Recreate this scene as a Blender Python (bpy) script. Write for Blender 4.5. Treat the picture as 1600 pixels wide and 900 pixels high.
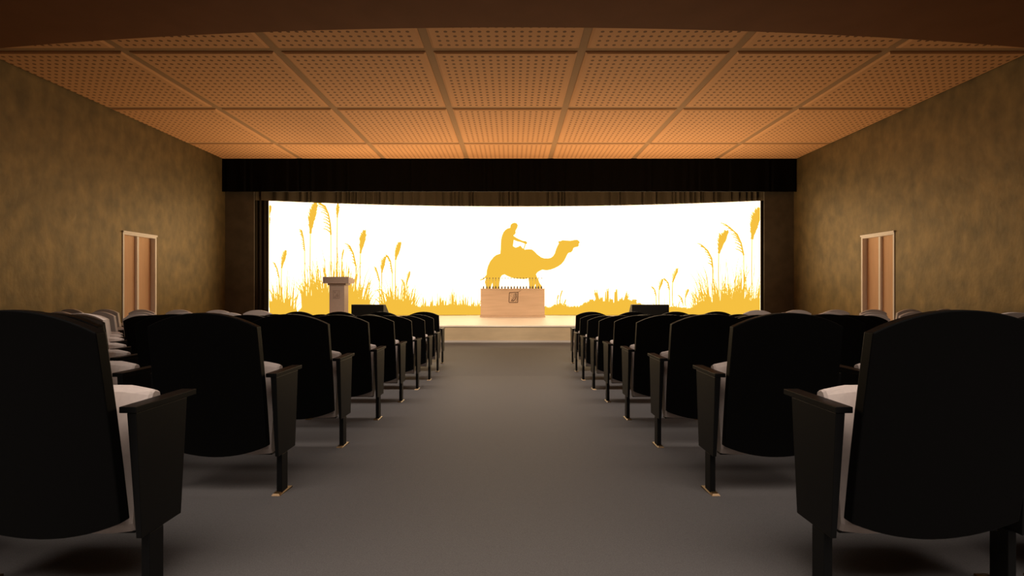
import bpy, bmesh, math, random
from mathutils import Vector
from mathutils.geometry import tessellate_polygon
random.seed(7)
for o in list(bpy.data.objects): bpy.data.objects.remove(o)
S = bpy.context.scene
COL = S.collection

# ------------------------------------------------------------------ camera, world, lights, exposure
EYE = 1.365                       # eye height over the level floor in front of the stage
cam_d = bpy.data.cameras.new('camera'); cam_d.sensor_width = 36; cam_d.lens = 18.0
cam_d.clip_start = 0.05; cam_d.clip_end = 100
cam = bpy.data.objects.new('camera', cam_d); COL.objects.link(cam)
cam.location = (0, 0, EYE); cam.rotation_euler = (math.pi/2, 0, 0)
S.camera = cam
S.view_settings.view_transform = 'Standard'
S.view_settings.look = 'None'
S.view_settings.gamma = 1.0
S.view_settings.use_curve_mapping = False
S.view_settings.exposure = 0.0
w = bpy.data.worlds.new('world'); S.world = w; w.use_nodes = True
w.node_tree.nodes['Background'].inputs[0].default_value = (0.012, 0.011, 0.010, 1)
w.node_tree.nodes['Background'].inputs[1].default_value = 1.0

def area(name, loc, sx, sy, power, col, rot=(0, 0, 0), spread=115):
    l = bpy.data.lights.new(name, 'AREA'); l.shape = 'RECTANGLE'; l.size = sx; l.size_y = sy
    l.energy = power; l.color = col; l.spread = math.radians(spread)
    o = bpy.data.objects.new(name, l); COL.objects.link(o); o.location = loc; o.rotation_euler = rot
    return o
# added fill lamps under the low soffit, out of frame, to brighten floor and seats
HALL_FILL_RGB = (1.0, 0.86, 0.76)
area('added_hall_fill', (-0.1, 5.4, 5.04), 8.0, 1.0, 290, HALL_FILL_RGB, (math.radians(24), 0, 0))
area('added_hall_fill', (-0.1, -0.9, 5.04), 10.0, 3.0, 400, HALL_FILL_RGB)
# added spots hidden by the soffit edge, to brighten plinth and stage front
for sx in (-4.0, -1.3, 1.3, 4.0):
    l = bpy.data.lights.new('added_stage_fill', 'SPOT'); l.energy = 1150; l.color = (1.0, .80, .58)
    l.spot_size = math.radians(44); l.spot_blend = .8; l.shadow_soft_size = .05
    o = bpy.data.objects.new('added_stage_fill', l); COL.objects.link(o); o.location = (sx, 7.62+sx*sx/100, 5.36)
    o.rotation_euler = (Vector((sx*.8, 14.4, .4))-Vector(o.location)).to_track_quat('-Z', 'Y').to_euler()
# added unseen uplights above the deck, brightening the ceiling in front of the valance
for sx in (-5.2, -2.4, 2.4, 5.2):
    area('added_ceiling_fill', (sx, 15.1, .56), .5, .25, 105, (1.0, .70, .36), (math.radians(178), math.radians(4)*(1 if sx > 0 else -1), 0), 150)
SCREEN_RGB = (3.8, 2.8, 1.65)    # warm, far brighter than display white

# ------------------------------------------------------------------ materials
def mat(name, base=(.5, .5, .5), rough=.5, spec=.5, metal=0.0):
    m = bpy.data.materials.new(name); m.use_nodes = True
    b = m.node_tree.nodes['Principled BSDF']
    b.inputs['Base Color'].default_value = (*base, 1)
    b.inputs['Roughness'].default_value = rough
    b.inputs['Specular IOR Level'].default_value = spec
    b.inputs['Metallic'].default_value = metal
    return m
def noise_col(m, c1, c2, scale=5, detail=6, stretch=(1, 1, 1), lo=.35, hi=.65, bump=0, bscale=None, bdist=.01, rough=None):
    nt = m.node_tree; N = nt.nodes; L = nt.links; b = N['Principled BSDF']
    tc = N.new('ShaderNodeTexCoord'); mp = N.new('ShaderNodeMapping'); mp.inputs['Scale'].default_value = stretch
    L.new(tc.outputs['Object'], mp.inputs['Vector'])
    n = N.new('ShaderNodeTexNoise'); n.inputs['Scale'].default_value = scale; n.inputs['Detail'].default_value = detail
    L.new(mp.outputs[0], n.inputs['Vector'])
    r = N.new('ShaderNodeValToRGB'); r.color_ramp.elements[0].position = lo; r.color_ramp.elements[1].position = hi
    r.color_ramp.elements[0].color = (*c1, 1); r.color_ramp.elements[1].color = (*c2, 1)
    L.new(n.outputs['Fac'], r.inputs[0]); L.new(r.outputs[0], b.inputs['Base Color'])
    if bump:
        n2 = N.new('ShaderNodeTexNoise'); n2.inputs['Scale'].default_value = bscale or scale; n2.inputs['Detail'].default_value = 4
        L.new(mp.outputs[0], n2.inputs['Vector'])
        bp = N.new('ShaderNodeBump'); bp.inputs['Strength'].default_value = bump; bp.inputs['Distance'].default_value = bdist
        L.new(n2.outputs['Fac'], bp.inputs['Height']); L.new(bp.outputs[0], b.inputs['Normal'])
    return m
def emis(name, c, k=1.0, sample=True):
    m = bpy.data.materials.new(name); m.use_nodes = True; N = m.node_tree.nodes; N.clear()
    e = N.new('ShaderNodeEmission'); e.inputs[0].default_value = (*c, 1); e.inputs[1].default_value = k
    o = N.new('ShaderNodeOutputMaterial'); m.node_tree.links.new(e.outputs[0], o.inputs[0])
    if not sample: m.cycles.emission_sampling = 'NONE'
    return m

M = {}
M['wall'] = noise_col(mat('gold_plaster', rough=.50, spec=.3, metal=.55), (.098, .073, .038), (.182, .126, .058), 3.2, 12, (1, 1.2, .8), .30, .74, .22, 6, .03)
M['wallf'] = noise_col(mat('dark_plaster', rough=.8, spec=.2), (.065, .054, .042), (.085, .07, .054), 3, 5)
M['soffit'] = noise_col(mat('brown_paint', rough=.85, spec=.1), (.145, .060, .026), (.160, .067, .030), 2, 3)
M['groove'] = mat('ceiling_groove', (.25, .145, .075), .85, .2)
M['carpet'] = noise_col(mat('grey_carpet', rough=.62, spec=.13), (.078, .074, .073), (.120, .114, .112), 260, 3, (1, 1, 1), .3, .7, .5, 300, .004)
M['black'] = mat('black_satin', (.0032, .0033, .0032), .45, .2)
M['blackshell'] = mat('black_shell', (.0014, .0014, .0013), .5, .12)
M['beige'] = noise_col(mat('beige_fabric', rough=.85, spec=.2), (.53, .45, .41), (.56, .48, .43), 60, 3)
M['whiteshell'] = mat('white_shell', (.74, .66, .61), .5, .4)
M['foot'] = mat('reflection_gold_foot', (.11, .065, .026), .3, .5, .6)  # gold base colour stands in for the screen's reflection on the feet
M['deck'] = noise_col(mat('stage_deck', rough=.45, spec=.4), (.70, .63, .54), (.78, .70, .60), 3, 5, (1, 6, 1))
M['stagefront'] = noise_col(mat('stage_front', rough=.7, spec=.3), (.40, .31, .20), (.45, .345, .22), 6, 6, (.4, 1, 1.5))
M['lightgrey'] = mat('light_grey_trim', (.42, .38, .35), .5, .4)
M['white'] = mat('off_white_paint', (.84, .80, .80), .5, .4)
M['doorpanel'] = noise_col(mat('tan_door', rough=.65, spec=.3), (.66, .42, .27), (.70, .45, .29), 12, 4, (1, 1, .12))
M['plinthwood'] = noise_col(mat('pale_wood', rough=.55, spec=.3), (.54, .37, .235), (.63, .44, .285), 3, 6, (.35, 1, 4), .3, .7)
M['lectern'] = noise_col(mat('lectern_paint', rough=.6, spec=.3), (.30, .235, .21), (.32, .25, .225), 20, 3)
M['lectern2'] = mat('lectern_relief', (.24, .18, .155), .6, .3)
M['burn'] = mat('burnt_brown', (.06, .025, .012), .7, .2)
M['val'] = mat('black_velvet', (.0012, .0012, .0013), .6, .06)
M['drape'] = mat('dark_drape', (.055, .042, .028), .32, .7)
M['legdrape'] = mat('side_drape', (.022, .016, .011), .8, .2)
M['glass'] = mat('smoky_rod', (.5, .35, .3), .2, .5)
M['metal'] = mat('bronze_cap', (.12, .09, .07), .4, .5)
M['screen'] = emis('lit_screen_white', SCREEN_RGB)
M['yellow'] = emis('lit_screen_yellow', (.915, .525, .052), 1.0, False)

# perforated ceiling panel: 17 x 17 holes, laid out in the panel's own coordinates
PX, PY = 2.47, 2.66
def perforated():
    m = mat('perforated_panel', rough=.8, spec=.15); nt = m.node_tree; N = nt.nodes; L = nt.links; b = N['Principled BSDF']
    tc = N.new('ShaderNodeTexCoord'); sx = N.new('ShaderNodeSeparateXYZ'); L.new(tc.outputs['Object'], sx.inputs[0])
    def mth(op, a, bb=None):
        n = N.new('ShaderNodeMath'); n.operation = op
        for i, v in enumerate((a, bb)):
            if v is None: continue
            if isinstance(v, (int, float)): n.inputs[i].default_value = v
            else: L.new(v, n.inputs[i])
        return n.outputs[0]
    def cell(v, pitch):
        return mth('MULTIPLY', mth('SUBTRACT', mth('FRACT', mth('ADD', mth('DIVIDE', v, pitch), 0.5 + 100)), 0.5), pitch)
    cx = cell(sx.outputs[0], .134); cy = cell(sx.outputs[1], .148)
    r = mth('SQRT', mth('ADD', mth('MULTIPLY', cx, cx), mth('MULTIPLY', cy, cy)))
    inx = mth('LESS_THAN', mth('ABSOLUTE', sx.outputs[0]), 8.5*.134)
    iny = mth('LESS_THAN', mth('ABSOLUTE', sx.outputs[1]), 8.5*.148)
    hole = mth('MULTIPLY', mth('LESS_THAN', r, .030), mth('MULTIPLY', inx, iny))
    mx = N.new('ShaderNodeMix'); mx.data_type = 'RGBA'
    L.new(hole, mx.inputs['Factor'])
    mx.inputs['A'].default_value = (.44, .228, .108, 1); mx.inputs['B'].default_value = (.13, .062, .028, 1)
    L.new(mx.outputs['Result'], b.inputs['Base Color'])
    return m
M['panel'] = perforated()

# ------------------------------------------------------------------ helpers
def mk(name, bm, m, parent=None, loc=None, smooth=False, bevel=0):
    me = bpy.data.meshes.new(name); bmesh.ops.recalc_face_normals(bm, faces=bm.faces[:])
    bm.to_mesh(me); bm.free(); me.materials.append(m)
    if smooth:
        for p in me.polygons: p.use_smooth = True
    o = bpy.data.objects.new(name, me); COL.objects.link(o)
    if parent: o.parent = parent
    if loc: o.location = loc
    if bevel:
        md = o.modifiers.new('bevel', 'BEVEL'); md.width = bevel; md.segments = 2; md.limit_method = 'ANGLE'
    return o
def box(bm, x0, x1, y0, y1, z0, z1):
    v = [bm.verts.new((x, y, z)) for x in (x0, x1) for y in (y0, y1) for z in (z0, z1)]
    for f in ((0, 1, 3, 2), (4, 6, 7, 5), (0, 4, 5, 1), (2, 3, 7, 6), (0, 2, 6, 4), (1, 5, 7, 3)):
        bm.faces.new([v[i] for i in f])
def boxes(*bs):
    bm = bmesh.new()
    for b in bs: box(bm, *b)
    return bm
def loft(bm, rings, cap=True):
    vs = [[bm.verts.new(p) for p in r] for r in rings]; n = len(vs[0])
    for a, b in zip(vs, vs[1:]):
        for i in range(n): bm.faces.new((a[i], a[(i+1) % n], b[(i+1) % n], b[i]))
    if cap: bm.faces.new(vs[0][::-1]); bm.faces.new(vs[-1])
def lathe(bm, prof, cx=0, cy=0, n=16):
    loft(bm, [[(cx+r*math.cos(2*math.pi*i/n), cy+r*math.sin(2*math.pi*i/n), z) for i in range(n)] for r, z in prof])
def empty(name, loc, label, cat, group=None):
    o = bpy.data.objects.new(name, None); COL.objects.link(o); o.location = loc; o.empty_display_size = .2
    o['label'] = label; o['category'] = cat
    if group: o['group'] = group
    return o
def tag(o, label, cat, group=None):
    o['label'] = label; o['category'] = cat
    if group: o['group'] = group
    return o
def struct(o, label):
    o['kind'] = 'structure'; o['label'] = label; return o

# ------------------------------------------------------------------ room shell
CX = -0.08                        # centre line of hall and aisle
XL, XR = CX-9.0, CX+9.0           # side walls
YV = 16.0                         # black valance / front wall plane
YB = -5.0                         # wall behind
ZC = EYE+4.06                     # ceiling
YBREAK = 7.95; SLOPE = .0575
def fl(y): return max(0.0, (YBREAK-y)*SLOPE)
bm = bmesh.new()
for (y0, y1) in ((YB, YBREAK), (YBREAK, 19.2)):
    a = [(XL-.2, y0, fl(y0)), (XR+.2, y0, fl(y0)), (XR+.2, y1, fl(y1)), (XL-.2, y1, fl(y1))]
    t = [bm.verts.new(p) for p in a]; u = [bm.verts.new((p[0], p[1], -.2)) for p in a]
    bm.faces.new(t); bm.faces.new(u[::-1])
    for i in range(4): bm.faces.new((t[i], u[i], u[(i+1) % 4], t[(i+1) % 4]))
struct(mk('floor', bm, M['carpet']), 'grey carpet floor sloping down to the stage')

DY0, DY1, DZ = 11.93, 13.06, EYE+1.324
def side_wall(name, x0, x1):
    return mk(name, boxes((x0, x1, YB, DY0, -.1, ZC+.3), (x0, x1, DY1, 19.2, -.1, ZC+.3), (x0, x1, DY0, DY1, DZ, ZC+.3)), M['wall'])
struct(side_wall('wall_left', XL-.2, XL), 'mottled gold brown plaster wall left of the seats')
struct(side_wall('wall_right', XR, XR+.2), 'mottled gold brown plaster wall right of the seats')
struct(mk('wall_rear', boxes((XL-.2, XR+.2, YB-.2, YB, -.1, ZC+.3)), M['wall']), 'plaster wall behind the last row')
YP = YV+.2
struct(mk('wall_front', boxes((XL, CX-8.08, YP, YP+.03, .43, ZC), (CX+8.06, XR, YP, YP+.03, .43, ZC)), M['wallf']), 'dark plaster wall either side of the stage opening')
struct(mk('wall_back', boxes((XL, XR, 19.0, 19.2, 0, ZC)), M['legdrape']), 'dark wall behind the screen')
for side, nm in ((-1, 'door_1'), (1, 'door_2')):
    xw = XL if side < 0 else XR
    def bx(a, b, *r):
        p, q = xw+side*a, xw+side*b
        return (min(p, q), max(p, q), *r)
    rt = bpy.data.objects.new(nm, None); COL.objects.link(rt); rt.location = (xw, (DY0+DY1)/2, 0)
    struct(rt, 'tan two leaf door in a pale frame in the %s wall' % ('left' if side < 0 else 'right'))
    def sub(name, bm_, m, parent):
        bmesh.ops.translate(bm_, verts=bm_.verts, vec=(-xw, -(DY0+DY1)/2, 0))
        return mk(name, bm_, m, parent)
    fr = sub('door_frame', boxes(bx(-.015, .13, DY0, DY0+.045, 0, DZ), bx(-.015, .13, DY1-.05, DY1, 0, DZ),
             bx(-.015, .13, DY0+.045, DY1-.05, DZ-.07, DZ)), M['white'], rt)
    sub('head_moulding', boxes(bx(-.035, -.015, DY0-.01, DY1+.01, DZ-.025, DZ+.015)), M['white'], fr)
    ym = (DY0+DY1)/2
    sub('mullion', boxes(bx(.045, .12, ym-.03, ym+.03, 0, DZ-.07)), M['white'], rt)
    for a, b in ((DY0+.045, ym-.03), (ym+.03, DY1-.05)):
        sub('door_leaf', boxes(bx(.10, .14, a, b, 0, DZ-.07)), M['doorpanel'], rt)

# ceiling slab with raised perforated panels
ceil = struct(mk('ceiling', boxes((XL-.2, XR+.2, YB-.2, 19.2, ZC, ZC+.25)), M['groove']), 'orange brown ceiling of square perforated panels')
def panel_mesh(hx0, hx1, hy0, hy1, bev=.04, t=.028):
    bm = bmesh.new()
    loft(bm, [[(hx0, hy0, 0), (hx1, hy0, 0), (hx1, hy1, 0), (hx0, hy1, 0)],
              [(hx0, hy0, -t*.35), (hx1, hy0, -t*.35), (hx1, hy1, -t*.35), (hx0, hy1, -t*.35)],
              [(hx0+bev, hy0+bev, -t), (hx1-bev, hy0+bev, -t), (hx1-bev, hy1-bev, -t), (hx0+bev, hy1-bev, -t)]])
    return bm
COLX = [-6.63+.0 + 2.608*i for i in range(-1, 7)]     # joints across
ROWY = [5.92, 8.71, 11.51, 14.31, 17.11]
for i in range(len(COLX)-1):
    for j in range(len(ROWY)-1):
        x0, x1, y0, y1 = COLX[i]+.07, COLX[i+1]-.07, ROWY[j]+.07, ROWY[j+1]-.07
        cx, cy = (x0+x1)/2, (y0+y1)/2
        x0 = max(x0, XL+.02); x1 = min(x1, XR-.02); y1 = min(y1, YV-.01)
        mk('perforated_panel', panel_mesh(x0-cx, x1-cx, y0-cy, y1-cy), M['panel'], ceil, (cx, cy, ZC))
# low soffit over the back rows, front edge a shallow arc
bm = bmesh.new(); RC = 50.0; ZS = EYE+3.7; NS = 48
top = []; bot = []
for i in range(NS+1):
    x = XL + (XR-XL)*i/NS; y = 7.27+(x-.05)**2/(2*RC)
    top.append((x, y))
ring = top+[(XR, YB), (XL, YB)]
lo = [bm.verts.new((x, y, ZS)) for x, y in ring]; hi = [bm.verts.new((x, y, ZC)) for x, y in ring]
bm.faces.new(lo); bm.faces.new(hi[::-1])
for i in range(len(ring)): j = (i+1) % len(ring); bm.faces.new((lo[i], hi[i], hi[j], lo[j]))
struct(mk('trim_1', bm, M['soffit']), 'dark brown lowered soffit with a curved front edge')

# ------------------------------------------------------------------ stage
YS = 12.85; HS = .427
st = empty('stage', (CX, YS, 0), 'low pale wooden stage across the front of the hall', 'stage')
def rel(bm_, o): bmesh.ops.translate(bm_, verts=bm_.verts, vec=tuple(-c for c in o.location)); return bm_
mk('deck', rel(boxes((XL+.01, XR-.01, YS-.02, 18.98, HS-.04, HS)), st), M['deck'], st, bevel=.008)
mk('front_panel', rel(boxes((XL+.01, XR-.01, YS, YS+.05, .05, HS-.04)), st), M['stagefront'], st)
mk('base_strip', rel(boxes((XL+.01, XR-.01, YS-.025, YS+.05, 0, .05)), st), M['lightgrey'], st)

# ------------------------------------------------------------------ screen: shallow concave arc
SX = .083; RS = 27.8; YC = 17.7
def scr(px, py, off=0.0):         # picture position on the screen surface -> point in the hall
    dx = (px-800)/800.0; y = 17.0
    for _ in range(12):
        x = dx*y; y = YC-off - (RS-math.sqrt(RS*RS-(x-SX)**2))
    return (dx*y, y, EYE+(450-py)/800.0*y)
XS0, XS1 = -7.857, 8.022; ZS0, ZS1 = HS+.01, EYE+2.812
def arc_y(x): return YC-(RS-math.sqrt(RS*RS-(x-SX)**2))
scn = empty('projection_screen', (SX, YC, HS), 'wide curved bright screen showing a camel rider and reeds', 'screen')
def arc_slab(x0, x1, z0, z1, y_off, th, n=48):
    bm = bmesh.new(); r = []
    for i in range(n+1):
        x = x0+(x1-x0)*i/n; y = arc_y(x)+y_off
        r.append([bm.verts.new(p) for p in ((x, y, z0), (x, y, z1), (x, y+th, z1), (x, y+th, z0))])
    for a, b in zip(r, r[1:]):
        for k in range(4): bm.faces.new((a[k], a[(k+1) % 4], b[(k+1) % 4], b[k]))
    bm.faces.new(r[0]); bm.faces.new(r[-1][::-1])
    return bm
mk('screen_body', rel(arc_slab(XS0, XS1, ZS0, ZS1, .012, .10), scn), M['legdrape'], scn)
bm = bmesh.new(); n = 48; r = []
for i in range(n+1):
    x = XS0+(XS1-XS0)*i/n; r.append((bm.verts.new((x, arc_y(x), ZS0)), bm.verts.new((x, arc_y(x), ZS1))))
for a, b in zip(r, r[1:]): bm.faces.new((a[0], b[0], b[1], a[1]))
mk('lit_surface', rel(bm, scn), M['screen'], scn)

# the picture on the screen, drawn flat then laid onto the curved surface
class Flat:
    def __init__(s): s.bm = bmesh.new()
    def poly(s, pts):
        vs = [s.bm.verts.new((x, 0, y)) for x, y in pts]
        for t in tessellate_polygon([[Vector((x, y, 0)) for x, y in pts]]):
            try: s.bm.faces.new([vs[i] for i in t])
            except ValueError: pass
    def stroke(s, pts, w0, w1, grow=.95):
        n = len(pts)-1; L = []; R = []
        for i, (x, y) in enumerate(pts):
            a = pts[max(0, i-1)]; b = pts[min(n, i+1)]
            dx, dy = b[0]-a[0], b[1]-a[1]; l = math.hypot(dx, dy) or 1
            w_ = (grow+w0+(w1-w0)*i/n)/2
            L.append((x-dy/l*w_, y+dx/l*w_)); R.append((x+dy/l*w_, y-dx/l*w_))
        for i in range(n):
            q = [L[i], L[i+1], R[i+1], R[i]]
            s.bm.faces.new([s.bm.verts.new((a, 0, b)) for a, b in q])
    def finish(s, name, off, cuts=True):
        if cuts:
            for x in range(420, 1190, 16):
                bmesh.ops.bisect_plane(s.bm, geom=s.bm.verts[:]+s.bm.edges[:]+s.bm.faces[:], plane_co=(x+.37, 0, 0), plane_no=(1, 0, 0))
        for v in s.bm.verts:
            x, y, z = scr(v.co.x, v.co.z, off)
            v.co = (min(max(x, XS0), XS1)-scn.location.x, y-scn.location.y, min(max(z, ZS0), ZS1)-scn.location.z)
        return mk(name, s.bm, M['yellow'], scn)
CM = [(345,465),(350,400),(352,340),(356,280),(368,230),(385,190),(405,165),(430,145),(470,133),(474,110),(480,90),(500,75),(525,69),(550,78),(562,98),(556,125),(542,150),(531,172),(535,195),(520,217),(505,225),(512,240),(545,262),(590,285),(630,302),(665,305),(683,320),(678,335),(662,336),(650,327),(600,308),(560,300),(512,282),(505,320),(499,365),(520,380),(540,387),(575,375),(598,361),(610,378),(622,393),(636,400),(655,414),(700,408),(745,411),(775,435),(810,472),(860,510),(900,524),(950,526),(990,518),(1020,495),(1042,460),(1060,400),(1086,345),(1094,330),(1084,311),(1094,303),(1110,305),(1140,292),(1180,297),(1240,300),(1290,290),(1325,288),(1345,302),(1355,320),(1338,335),(1344,350),(1335,368),(1300,375),(1275,385),(1262,420),(1245,440),(1215,447),(1200,460),(1180,500),(1155,550),(1120,592),(1080,620),(1030,645),(980,662),(930,670),(880,662),(850,674),(815,695),(795,722),(800,745),(822,790),(842,840),(872,885),(872,925),(812,925),(798,860),(788,845),(778,870),(775,925),(716,925),(712,830),(702,772),(650,782),(560,778),(490,765),(440,745),(395,722),(360,735),(340,765),(330,820),(318,925),(252,925),(246,845),(238,830),(225,860),(215,925),(168,925),(160,870),(148,825),(160,780),(168,740),(172,680),(188,620),(216,560),(256,510),(290,482),(320,472)]
f = Flat(); k = 8.183
f.poly([(740+x/k, 340+y/k) for x, y in CM])
cm = [(740+x/k, 340+y/k) for x, y in CM]; f.stroke(cm+[cm[0]], .15, .15)
f.stroke([(740+x/k, 340+y/k) for x, y in ((664, 333), (652, 370), (640, 405))], .7, .7)
f.stroke([(740+x/k, 340+y/k) for x, y in ((170, 738), (150, 765), (120, 787), (82, 798))], 1.6, .8)
f.finish('camel_rider_silhouette', .012)

f = Flat()
def lerp(a, b, t): return a+(b-a)*t
def plume(x0, y0, x1, y1, wd, bend=0.0):        # dense drooping seed head, tip to neck
    n = max(6, int(abs(y1-y0)*.62)); ax = []
    for i in range(n+1):
        t = i/n; ax.append((lerp(x0, x1, t)+bend*math.sin(math.pi*t), lerp(y0, y1, t)))
    for i, (x, y) in enumerate(ax):
        t = i/n; w_ = wd*.62*(math.sin(math.pi*min(1, t*.92+.10))**.75)
        for s_ in (-1, 1):
            ln = w_*random.uniform(.7, 1.1)
            f.stroke([(x, y), (x+s_*ln*.6, y-ln*.45), (x+s_*ln, y-ln*random.uniform(.9, 1.3))], max(1.0, wd*.2), .2, .6)
    f.stroke(ax, 1.0, max(1.1, wd*.28))
    f.stroke([(x1, y1), (x1-.4, lerp(y1, 478, .5)), (x1, 478)], .55, .5)
def feather(pts, wd):                            # open seed head, barbs to the left
    f.stroke(pts, .8, 1.9 if wd > 4 else 1.2)
    m = len(pts)-1; nb = max(5, int((pts[-1][1]-pts[0][1])/ (3.6 if wd > 4 else 2.6)))
    for i in range(nb):
        t = (i+.3)/nb*m; j = min(int(t), m-1); u = t-j
        x, y = lerp(pts[j][0], pts[j+1][0], u), lerp(pts[j][1], pts[j+1][1], u)
        ln = wd*random.uniform(.7, 1.3)*(1.1-.3*t/m)
        f.stroke([(x, y), (x-ln*.5, y-ln*.38), (x-ln, y-ln*.55)], 1.2 if wd > 4 else .8, .2)
    f.stroke([pts[-1], (pts[-1][0]+.3, 478)], .5, .5)
for a in ((493.5,318,485,365,11,-1.5),(528,319,527,340,5),(446,392,440,419,6.5),(569.5,361,563,396,8.5),(624.5,379.5,618,406,8),
          (601.5,402,596.5,426,7,-.5),(640,425,636,441,4.5),(537,390,534,405,2.2),(1187,326,1175,374,14,-1),(1135,362,1123,396,12,-.5),
          (1058,420.5,1051,441,6),(1035,437,1030,453,5.5),(1075,452.5,1071,465,4.5),(878.5,454,875.5,463,1.6),(872.5,461,871,467,1.2),(884,468,882.5,473,1.0),
          (421.5,322,420.5,338,6),(421,340,420.5,352,3)): plume(*a)
for p, wd in (([(500,318),(508,322),(513,334),(516,350),(517,367)], 12), ([(471.5,360),(474,372),(476,392)], 4), ([(429,411),(433,420),(436,434)], 3),
              ([(546.5,384),(552,396),(556,416)], 6), ([(606,400),(610,408),(613,427)], 4), ([(587,418),(590,427),(593,440)], 3.5),
              ([(629,438),(631,442),(632,448)], 2.5), ([(1141,356),(1152,366),(1158,380),(1162,399)], 12), ([(1099,385),(1106,392),(1112,404),(1113.5,418)], 8),
              ([(1039,436),(1044,442),(1046,453)], 4), ([(1020,449),(1023,453),(1025,462)], 3), ([(1061,462),(1065,466),(1067,474)], 3)): feather(p, wd)
def blades(x0, x1, ytop, ymid, n, lean=6, w0=1.5, base=489):
    for _ in range(int(n*.8)):
        x = random.uniform(x0, x1); c = (x-(x0+x1)/2)/((x1-x0)/2+.01)
        h = lerp(ymid, ytop, random.random()**2.2); h = lerp(h, base, .35*c*c)
        dx = lean*c+random.gauss(0, lean*.45)
        f.stroke([(x, base), (x+dx*.2, lerp(base, h, .45)), (x+dx*.55, lerp(base, h, .8)), (x+dx, h)], w0*random.uniform(.6, 1.15), .1, .42)
def band(pts):                                   # filled undergrowth with a ragged top
    for (xa, ya), (xb, yb) in zip(pts, pts[1:]):
        n = max(1, int((xb-xa)/1.6))
        for i in range(n):
            x, x2 = lerp(xa, xb, i/n), lerp(xa, xb, (i+1)/n); y = lerp(ya, yb, i/n)+random.uniform(-1.5, 1.5)
            y2 = lerp(ya, yb, (i+1)/n)+random.uniform(-1, 1)
            f.bm.faces.new([f.bm.verts.new((a, 0, b)) for a, b in ((x, 493.5), (x2, 493.5), (x2, y2), ((x+x2)/2, min(y, y2)-random.uniform(0, 2)), (x, y))])
band([(421,472),(432,468),(446,474),(457,482),(466,486),(471,481),(480,472),(495,468),(520,462),(545,464),(565,468),(580,478),(598,476),(612,468),(630,471),(645,477),(655,480),(690,478),(705,475),(750,479),(752,481)])
band([(850,479),(858,481),(866,477),(876,474),(885,478),(892,480),(905,479),(915,473),(922,471),(935,468),(950,473),(965,472),(978,467),(990,472),(1000,474),(1012,479),(1030,481),(1050,479),(1075,482),(1084,481),(1090,473),(1100,470),(1115,474),(1130,470),(1150,467),(1170,470),(1188,468)])
blades(422, 462, 412, 462, 70, 9, 1.5); blades(424, 452, 440, 462, 40, 5, 2.2)
for _ in range(1): blades(472, 500, 405, 440, 62, 3, 1.7)
blades(474, 574, 385, 438, 150, 11, 1.8); blades(490, 560, 400, 448, 90, 6, 2.3); blades(500, 545, 362, 425, 26, 14, 1.0)
blades(560, 580, 440, 462, 18, 10, 1.3); blades(598, 650, 430, 456, 90, 10, 1.5); blades(604, 640, 445, 462, 46, 5, 2.2)
for cx_, tp in ((663,461),(669,467),(676,458),(686,449),(690,456),(695,455),(699,464),(707,448),(714,455),(720,457),(727,453),(728,461),(738,461),(746,460),(750,468),(657,468),(681,466),(733,469)):
    blades(cx_-3, cx_+3, tp, tp+12, 10, 2.2, 1.6)
for cx_, tp, l in ((935,452,-5),(948,450,0),(963,450,0),(975,455,5),(925,466,-3),(990,468,3),(940,463,0),(955,464,0),(970,463,2)):
    for _ in range(6):
        x = cx_+random.uniform(-2.5, 2.5); f.stroke([(x, 480), (x+l*.3, 468), (x+l*random.uniform(.7, 1.2), tp+random.uniform(0, 8))], 2.4, .2)
blades(866, 886, 464, 474, 14, 2, 1.2); blades(1015, 1080, 462, 478, 34, 5, .9)
blades(1088, 1188, 398, 452, 150, 13, 1.6); blades(1100, 1186, 430, 458, 130, 7, 2.3); blades(1140, 1188, 380, 430, 24, 9, .9)
blades(1080, 1110, 440, 468, 30, 9, 1.1)
for a, b, c in ((548, 470, 576), (552, 455, 572), (610, 458, 585), (560, 440, 545)):      # long arching leaves
    f.stroke([(a, 478), (lerp(a, c, .3), b+2), (lerp(a, c, .65), b-6), (c, b-3)], .9, .3)
# crop everything at the picture's own border
for x, s_ in ((420.4, -1), (1187.6, 1)):
    bmesh.ops.bisect_plane(f.bm, geom=f.bm.verts[:]+f.bm.edges[:]+f.bm.faces[:], plane_co=(x, 0, 0), plane_no=(s_, 0, 0), clear_outer=True)
f.finish('reed_silhouettes', .008)

# ------------------------------------------------------------------ valance and drapes
def pleat(bm, x0, x1, z0, z1, yf, amp, wl, seed, th=.03):
    rnd = random.Random(seed); x = x0; pts = [(x0, 0.0)]; s = 1
    while x < x1-.02:
        x = min(x1, x+wl*rnd.choice((.35, .5, .8, 1.0, 1.8, 2.6))*.5); pts.append((x, s*amp*rnd.uniform(.4, 1))); s = -s
    fine = []
    for (xa, ya), (xb, yb) in zip(pts, pts[1:]):
        for i in range(4):
            t = i/4; tt = t*t*(3-2*t); fine.append((lerp(xa, xb, t), lerp(ya, yb, tt)))
    fine.append(pts[-1])
    r = []
    for x, a in fine:
        y = yf(x)+a
        r.append([bm.verts.new(p) for p in ((x, y, z0), (x, y, z1), (x, y+th, z1), (x, y+th, z0))])
    for a, b in zip(r, r[1:]):
        for k in range(4): bm.faces.new((a[k], a[(k+1) % 4], b[(k+1) % 4], b[k]))
    bm.faces.new(r[0]); bm.faces.new(r[-1][::-1])
v = empty('valance', (CX, YV, ZC), 'long black pleated valance hanging under the ceiling above the stage', 'valance')
bm = bmesh.new(); pleat(bm, XL, XR, EYE+3.02, ZC, lambda x: YV+.03, .022, .30, 3)
mk('pleated_cloth', rel(bm, v), M['val'], v, smooth=False)
mk('track', rel(boxes((XL, XR, YV+.10, YV+.14, ZC-.06, ZC)), v), M['black'], v)
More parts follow.
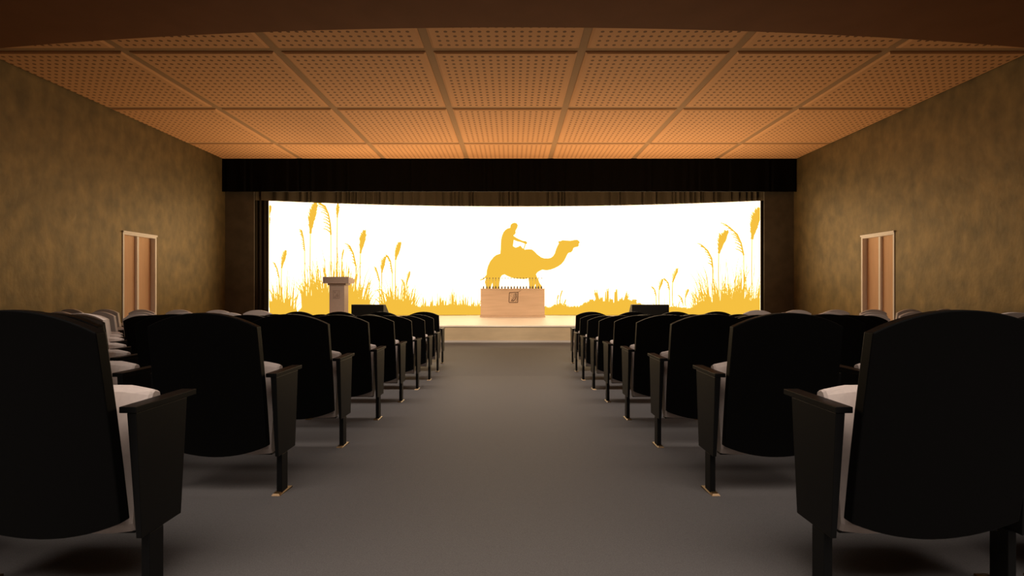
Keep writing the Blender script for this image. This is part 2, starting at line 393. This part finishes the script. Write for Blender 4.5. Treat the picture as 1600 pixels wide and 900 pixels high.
d = empty('stage_drape', (CX, 17.0, ZC), 'dark brown pleated drape just above the bright screen', 'drape')
bm = bmesh.new(); pleat(bm, XS0-.35, XS1+.06, ZS1-.0, ZC-.02, lambda x: arc_y(x)-.075, .06, .20, 9)
mk('pleated_cloth', rel(bm, d), M['drape'], d)
mk('track', rel(boxes((XS0, XS1, 17.74, 17.78, ZC-.05, ZC)), d), M['black'], d)
for x0, x1, nm in ((XL+.05, XS0-.02, 'left'), (XS1+.03, XR-.05, 'right')):
    bm = bmesh.new(); pleat(bm, x0, x1, HS, ZC-.01, lambda x: 16.62, .035, .2, 5)
    tag(mk('side_drape', bm, M['legdrape']), 'tall dark curtain beside the %s end of the screen' % nm, 'curtain', 'side curtains by the screen')

# ------------------------------------------------------------------ plinth with its row of stanchions
PXc = .02; PY0 = 16.45; PW = 1.03; PZ1 = EYE-.018
p = empty('plinth', (PXc, PY0, HS), 'pale wooden box plinth in the middle of the stage', 'plinth')
mk('body', boxes((-PW, PW, 0, .62, .05, PZ1-HS-.03)), M['plinthwood'], p, bevel=.012)
mk('top_board', boxes((-PW-.012, PW+.012, -.012, .632, PZ1-HS-.03, PZ1-HS)), M['plinthwood'], p, bevel=.006)
mk('skirting', boxes((-PW-.02, PW+.02, -.02, .64, 0, .05)), M['plinthwood'], p, bevel=.006)
bm = bmesh.new(); sc = PY0/800
def ln(pts, wd):                                  # raised burnt line on the front board
    for a, b in zip(pts, pts[1:]):
        ax, az, bx_, bz = a[0]/12+740, a[1]/12+425, b[0]/12+740, b[1]/12+425
        P = [((ax-800)*sc-PXc, EYE+(450-az)*sc-HS), ((bx_-800)*sc-PXc, EYE+(450-bz)*sc-HS)]
        dx, dz = P[1][0]-P[0][0], P[1][1]-P[0][1]; l = math.hypot(dx, dz) or 1; nx, nz = -dz/l*wd/2, dx/l*wd/2
        c = [(P[0][0]+nx, P[0][1]+nz), (P[1][0]+nx, P[1][1]+nz), (P[1][0]-nx, P[1][1]-nz), (P[0][0]-nx, P[0][1]-nz)]
        loft(bm, [[(x, -.006, z) for x, z in c], [(x, .004, z) for x, z in c]])
ln([(672, 385), (662, 560), (672, 572), (826, 572), (832, 378), (672, 388)], .020)
ln([(832, 378), (885, 346)], .010)
ln([(790, 395), (792, 470), (775, 520), (740, 545), (705, 535)], .022)
ln([(770, 400), (765, 470), (745, 510), (712, 512)], .014); ln([(745, 415), (742, 470), (725, 495)], .010)
ln([(810, 400), (812, 520), (785, 560)], .010); ln([(690, 440), (712, 455)], .010); ln([(720, 420), (700, 412)], .008)
ln([(700, 555), (720, 520), (760, 540)], .012)
mk('burnt_emblem', bm, M['burn'], p)
ORD = ['first','second','third','fourth','fifth','sixth','seventh','eighth','ninth','tenth','eleventh','twelfth','thirteenth','fourteenth','fifteenth','sixteenth','seventeenth','eighteenth','nineteenth','twentieth']
srcs = None
for i, zx in enumerate((185,245,300,362,415,473,530,590,648,706,762,820,878,935,990,1055,1105,1165,1215,1275)):
    x = (zx/12+740-800)*(PY0+.1)/800
    if srcs is None:
        rt = empty('stanchion', (x, PY0+.1, PZ1), '', 'stanchion')
        bm = bmesh.new(); lathe(bm, [(.026, 0), (.028, .03), (.022, .06), (.010, .085)], n=12); a = mk('base', bm, M['metal'], rt, smooth=True)
        bm = bmesh.new(); lathe(bm, [(.0045, .08), (.0045, .30)], n=8); b = mk('rod', bm, M['glass'], rt)
        bm = bmesh.new(); lathe(bm, [(.004, .26), (.010, .27), (.004, .28), (.005, .31), (.016, .325), (.018, .34), (.006, .355)], n=10); c = mk('finial', bm, M['metal'], rt, smooth=True)
        srcs = (a, b, c)
    else:
        rt = empty('stanchion', (x, PY0+.1, PZ1), '', 'stanchion')
        for s_ in srcs:
            q = s_.copy(); COL.objects.link(q); q.parent = rt
    lab = ('leftmost' if i == 0 else 'rightmost' if i == 19 else ORD[i]+' from the left')
    rt['label'] = 'thin metal stanchion on the wooden plinth, %s of the row' % lab
    rt['group'] = 'stanchions along the front of the plinth'

# ------------------------------------------------------------------ lectern
LY = 14.5; lx = (526.3-800)*LY/800
l = empty('lectern', (lx, LY, HS), 'pale lectern with a broad flat top standing left on the stage', 'lectern')
mk('column', boxes((-.213, .213, 0, .36, .06, 1.015)), M['lectern'], l, bevel=.006)
mk('base', boxes((-.26, .26, -.04, .42, 0, .06)), M['lectern'], l, bevel=.006)
mk('collar', boxes((-.26, .262, -.03, .40, 1.015, 1.065)), M['lectern2'], l, bevel=.004)
bm = bmesh.new()
loft(bm, [[(x, -.09, 1.065), (x, -.09, 1.255), (x, .46, 1.20), (x, .46, 1.065)] for x in (-.372, .36)])
mk('reading_desk', bm, M['lectern'], l, bevel=.006)
bm = boxes((-.105, .085, -.006, .001, .64, .655), (-.105, .085, -.006, .001, .855, .87), (-.105, -.09, -.006, .001, .655, .855), (.07, .085, -.006, .001, .655, .855))
for i in range(6):
    a = .67+i*.028; box(bm, -.08+i*.022, -.02+i*.014, -.006, .001, a, a+.016)
box(bm, .0, .05, -.006, .001, .68, .75); box(bm, -.07, -.03, -.006, .001, .79, .83)
mk('relief_emblem', bm, M['lectern2'], l)

# ------------------------------------------------------------------ black wedge monitors on the stage edge
def monitor(px0, px1, rz, lab):
    y = 13.25; k = y/800; wd = (px1-px0)*k; cx = ((px0+px1)/2-800)*k
    o = empty('stage_monitor', (cx, y+.2, HS), lab, 'speaker', 'black wedge speakers at the stage edge'); o.rotation_euler = (0, 0, rz)
    h = .508; prof = [(-.2, 0), (-.2, h), (-.05, h), (.34, .12), (.34, 0)]
    hw = wd/2*(.93 if rz else 1)
    bm = bmesh.new(); loft(bm, [[(x, a, b) for a, b in prof] for x in (-hw, hw)]); mk('cabinet', bm, M['black'], o, bevel=.006)
    n = Vector((0, .38, .39)).normalized()*.006
    bm = bmesh.new(); q = [(-.02, .47), (.31, .152)]
    loft(bm, [[(-hw+.05, q[0][0]+d_*n.y, q[0][1]+d_*n.z), (hw-.05, q[0][0]+d_*n.y, q[0][1]+d_*n.z), (hw-.05, q[1][0]+d_*n.y, q[1][1]+d_*n.z), (-hw+.05, q[1][0]+d_*n.y, q[1][1]+d_*n.z)] for d_ in (0, 2)])
    mk('grille', bm, M['val'], o)
    for s_ in (-1, 1):
        mk('handle', boxes((s_*(hw+.006)-.006, s_*(hw+.006)+.006, -.12, .0, .25, .30)), M['metal'], o, bevel=.003)
monitor(547, 604, math.radians(-8), 'black wedge speaker on the stage beside the lectern')
monitor(987.5, 1045.5, 0, 'black wedge speaker on the stage right of the plinth')

# ------------------------------------------------------------------ auditorium chairs
HW = .272
def back_outline(hw, zc, za, zb, zl, n=14):        # shoulder height, apex, bottom corner, lowest point
    pts = []
    for i in range(n+1):
        t = -1+2*i/n; pts.append((hw*t, za-(za-zc)*abs(t)**2.1))
    for z in (.80, .62, .44):
        if zb < z < zc: pts.append((hw*(1+.012*math.sin((z-zb)/(zc-zb)*math.pi)), z))
    for i in range(n+1):
        t = 1-2*i/n; pts.append((hw*t, zl+(zb-zl)*abs(t)**2.0))
    for z in (.44, .62, .80):
        if zb < z < zc: pts.append((-hw*(1+.012*math.sin((z-zb)/(zc-zb)*math.pi)), z))
    return pts
LEAN = -.153
def slab(out, y_off, th, inset=0.0):
    bm = bmesh.new()
    rings = []
    for dy, sh in ((0, inset), (th, 0)) if inset >= 0 else ((0, 0), (th, -inset)):
        rings.append([(x*(1-sh), -.078+LEAN*(z-.26)+y_off+dy, z if not sh else .58+(z-.58)*(1-sh)) for x, z in out])
    loft(bm, rings); return bm
def make_chair(side, shell, lab):
    """side: +1 = aisle arm on the +x side"""
    rt = empty('auditorium_chair', (0, 0, 0), lab, 'chair')
    sm = M['blackshell'] if shell == 'black' else M['whiteshell']
    mk('backrest', slab(back_outline(HW, .872, .940, .262, .203), 0, .041), sm, rt, bevel=.004)
    mk('back_cushion', slab(back_outline(HW-.04, .83, .895, .31, .28), .041, .022, -.05), M['beige'], rt)
    # folded seat: side profiles lofted across, the rounded front edge now points up
    bm = bmesh.new(); rings = []
    def prof(dz, dy): return [(-.030+dy, .207), (-.042+dy, .235), (-.036+dy, .30), (-.008+dy, .45), (.028+dy, .60), (.046+dy, .652-dz), (.062+dy*.6, .664-dz), (.088, .668-dz),
                              (.108, .660-dz), (.114, .63-dz), (.104, .45), (.078, .28), (.045, .215), (.02, .207)]
    for x, dz, dy in ((-.264, .020, .026), (-.256, .014, .018), (-.205, .004, .002), (-.18, 0, 0), (.18, 0, 0), (.205, .004, .002), (.256, .014, .018), (.264, .020, .026)):
        rings.append([(x, y, z) for y, z in prof(dz, dy)])
    loft(bm, rings); st_ = mk('seat', bm, M['beige'], rt)
    mk('seat_frame', boxes((-.268, .268, -.012, .03, .200, .2075)), M['black'], st_, bevel=.003)
    def arm(xo, s):                               # xo outer face, s points outwards
        bm = bmesh.new(); zt, zb = .611, .205
        yt0, yt1, yb0, yb1 = -.078, .165, -.055, .133
        loft(bm, [[(xo, yb0, zb), (xo, yb1, zb), (xo-s*.018, yb1, zb), (xo-s*.018, yb0, zb)], [(xo, yt0, zt), (xo, yt1, zt), (xo-s*.030, yt1, zt), (xo-s*.030, yt0, zt)]])
        pn = mk('arm_panel', bm, M['black'], rt, bevel=.002)
        a, b = sorted((xo+s*.001, xo-s*.054)); mk('armrest', boxes((a, b, -.08, .215, .611, .631)), M['black'], pn, bevel=.002)
        a, b = sorted((xo-s*.001, xo-s*.0175)); c_, d_ = sorted((xo, xo-s*.028))
        lg = mk('leg', boxes((c_, d_, -.02, .045, .008, .2045)), M['black'], rt, bevel=.002)
        x0, x1 = xo+s*.004, xo-s*.040
        bm = bmesh.new(); loft(bm, [[(x0, -.052, -.004), (x0, .090, -.004), (x1, .090, -.004), (x1, -.052, -.004)], [(x0, -.052, .004), (x0, .090, .004), (x1, .090, .004), (x1, -.052, .004)],
                              [(x0-s*.008, -.044, .013), (x0-s*.008, .055, .016), (x1+s*.006, .055, .016), (x1+s*.006, -.044, .013)]])
        mk('foot', bm, M['foot'], lg)
    arm(side*.323, side); arm(-side*.323, -side)
    return rt, arm
def copy_tree(o, parent=None):
    c = o.copy(); COL.objects.link(c); c.parent = parent
    for ch in list(o.children): copy_tree(ch, c)
    return c
FRONT = [1.909, 2.87, 3.826, 4.785, 5.733, 6.68, 7.63, 8.58, 9.53]
XOFF = [0, 0, 0, 0, 0, 0, 0, .02, .07]
PITCH = [.79]*7+[.775, .765]
protos = {}
for r in range(9):
    yb = FRONT[r]-.209
    for s in (-1, 1):
        for kk in range(10 if r == 8 else 9):
            u = 1.423+XOFF[r]+PITCH[r]*kk
            y = yb+u*u/(2*RC)-1.423**2/(2*RC)
            if u-.35 > y+1.3: continue            # far outside the frame
            white = kk >= (5 if r in (5, 6) else 4)
            key = (s, white)
            lab = '%s tip-up chair, %s %s of the aisle in %s' % (
                'white' if white else 'black', ('aisle seat' if kk == 0 else ORD[kk]+' seat'), 'left' if s < 0 else 'right',
                'the nearest row' if r == 0 else 'the row next to the stage' if r == 8 else 'the '+ORD[r]+' row from the back')
            if key not in protos:
                c, _ = make_chair(-s, 'white' if white else 'black', lab); protos[key] = c
            else:
                c = copy_tree(protos[key]); c['label'] = lab
            c['group'] = ('white' if white else 'black')+' auditorium chairs'
            c.location = (CX-.002+s*u, y, fl(y)); c.rotation_euler = (0, 0, s*u/RC)
            c.scale = (1, 1, 1.024 if white else 1)
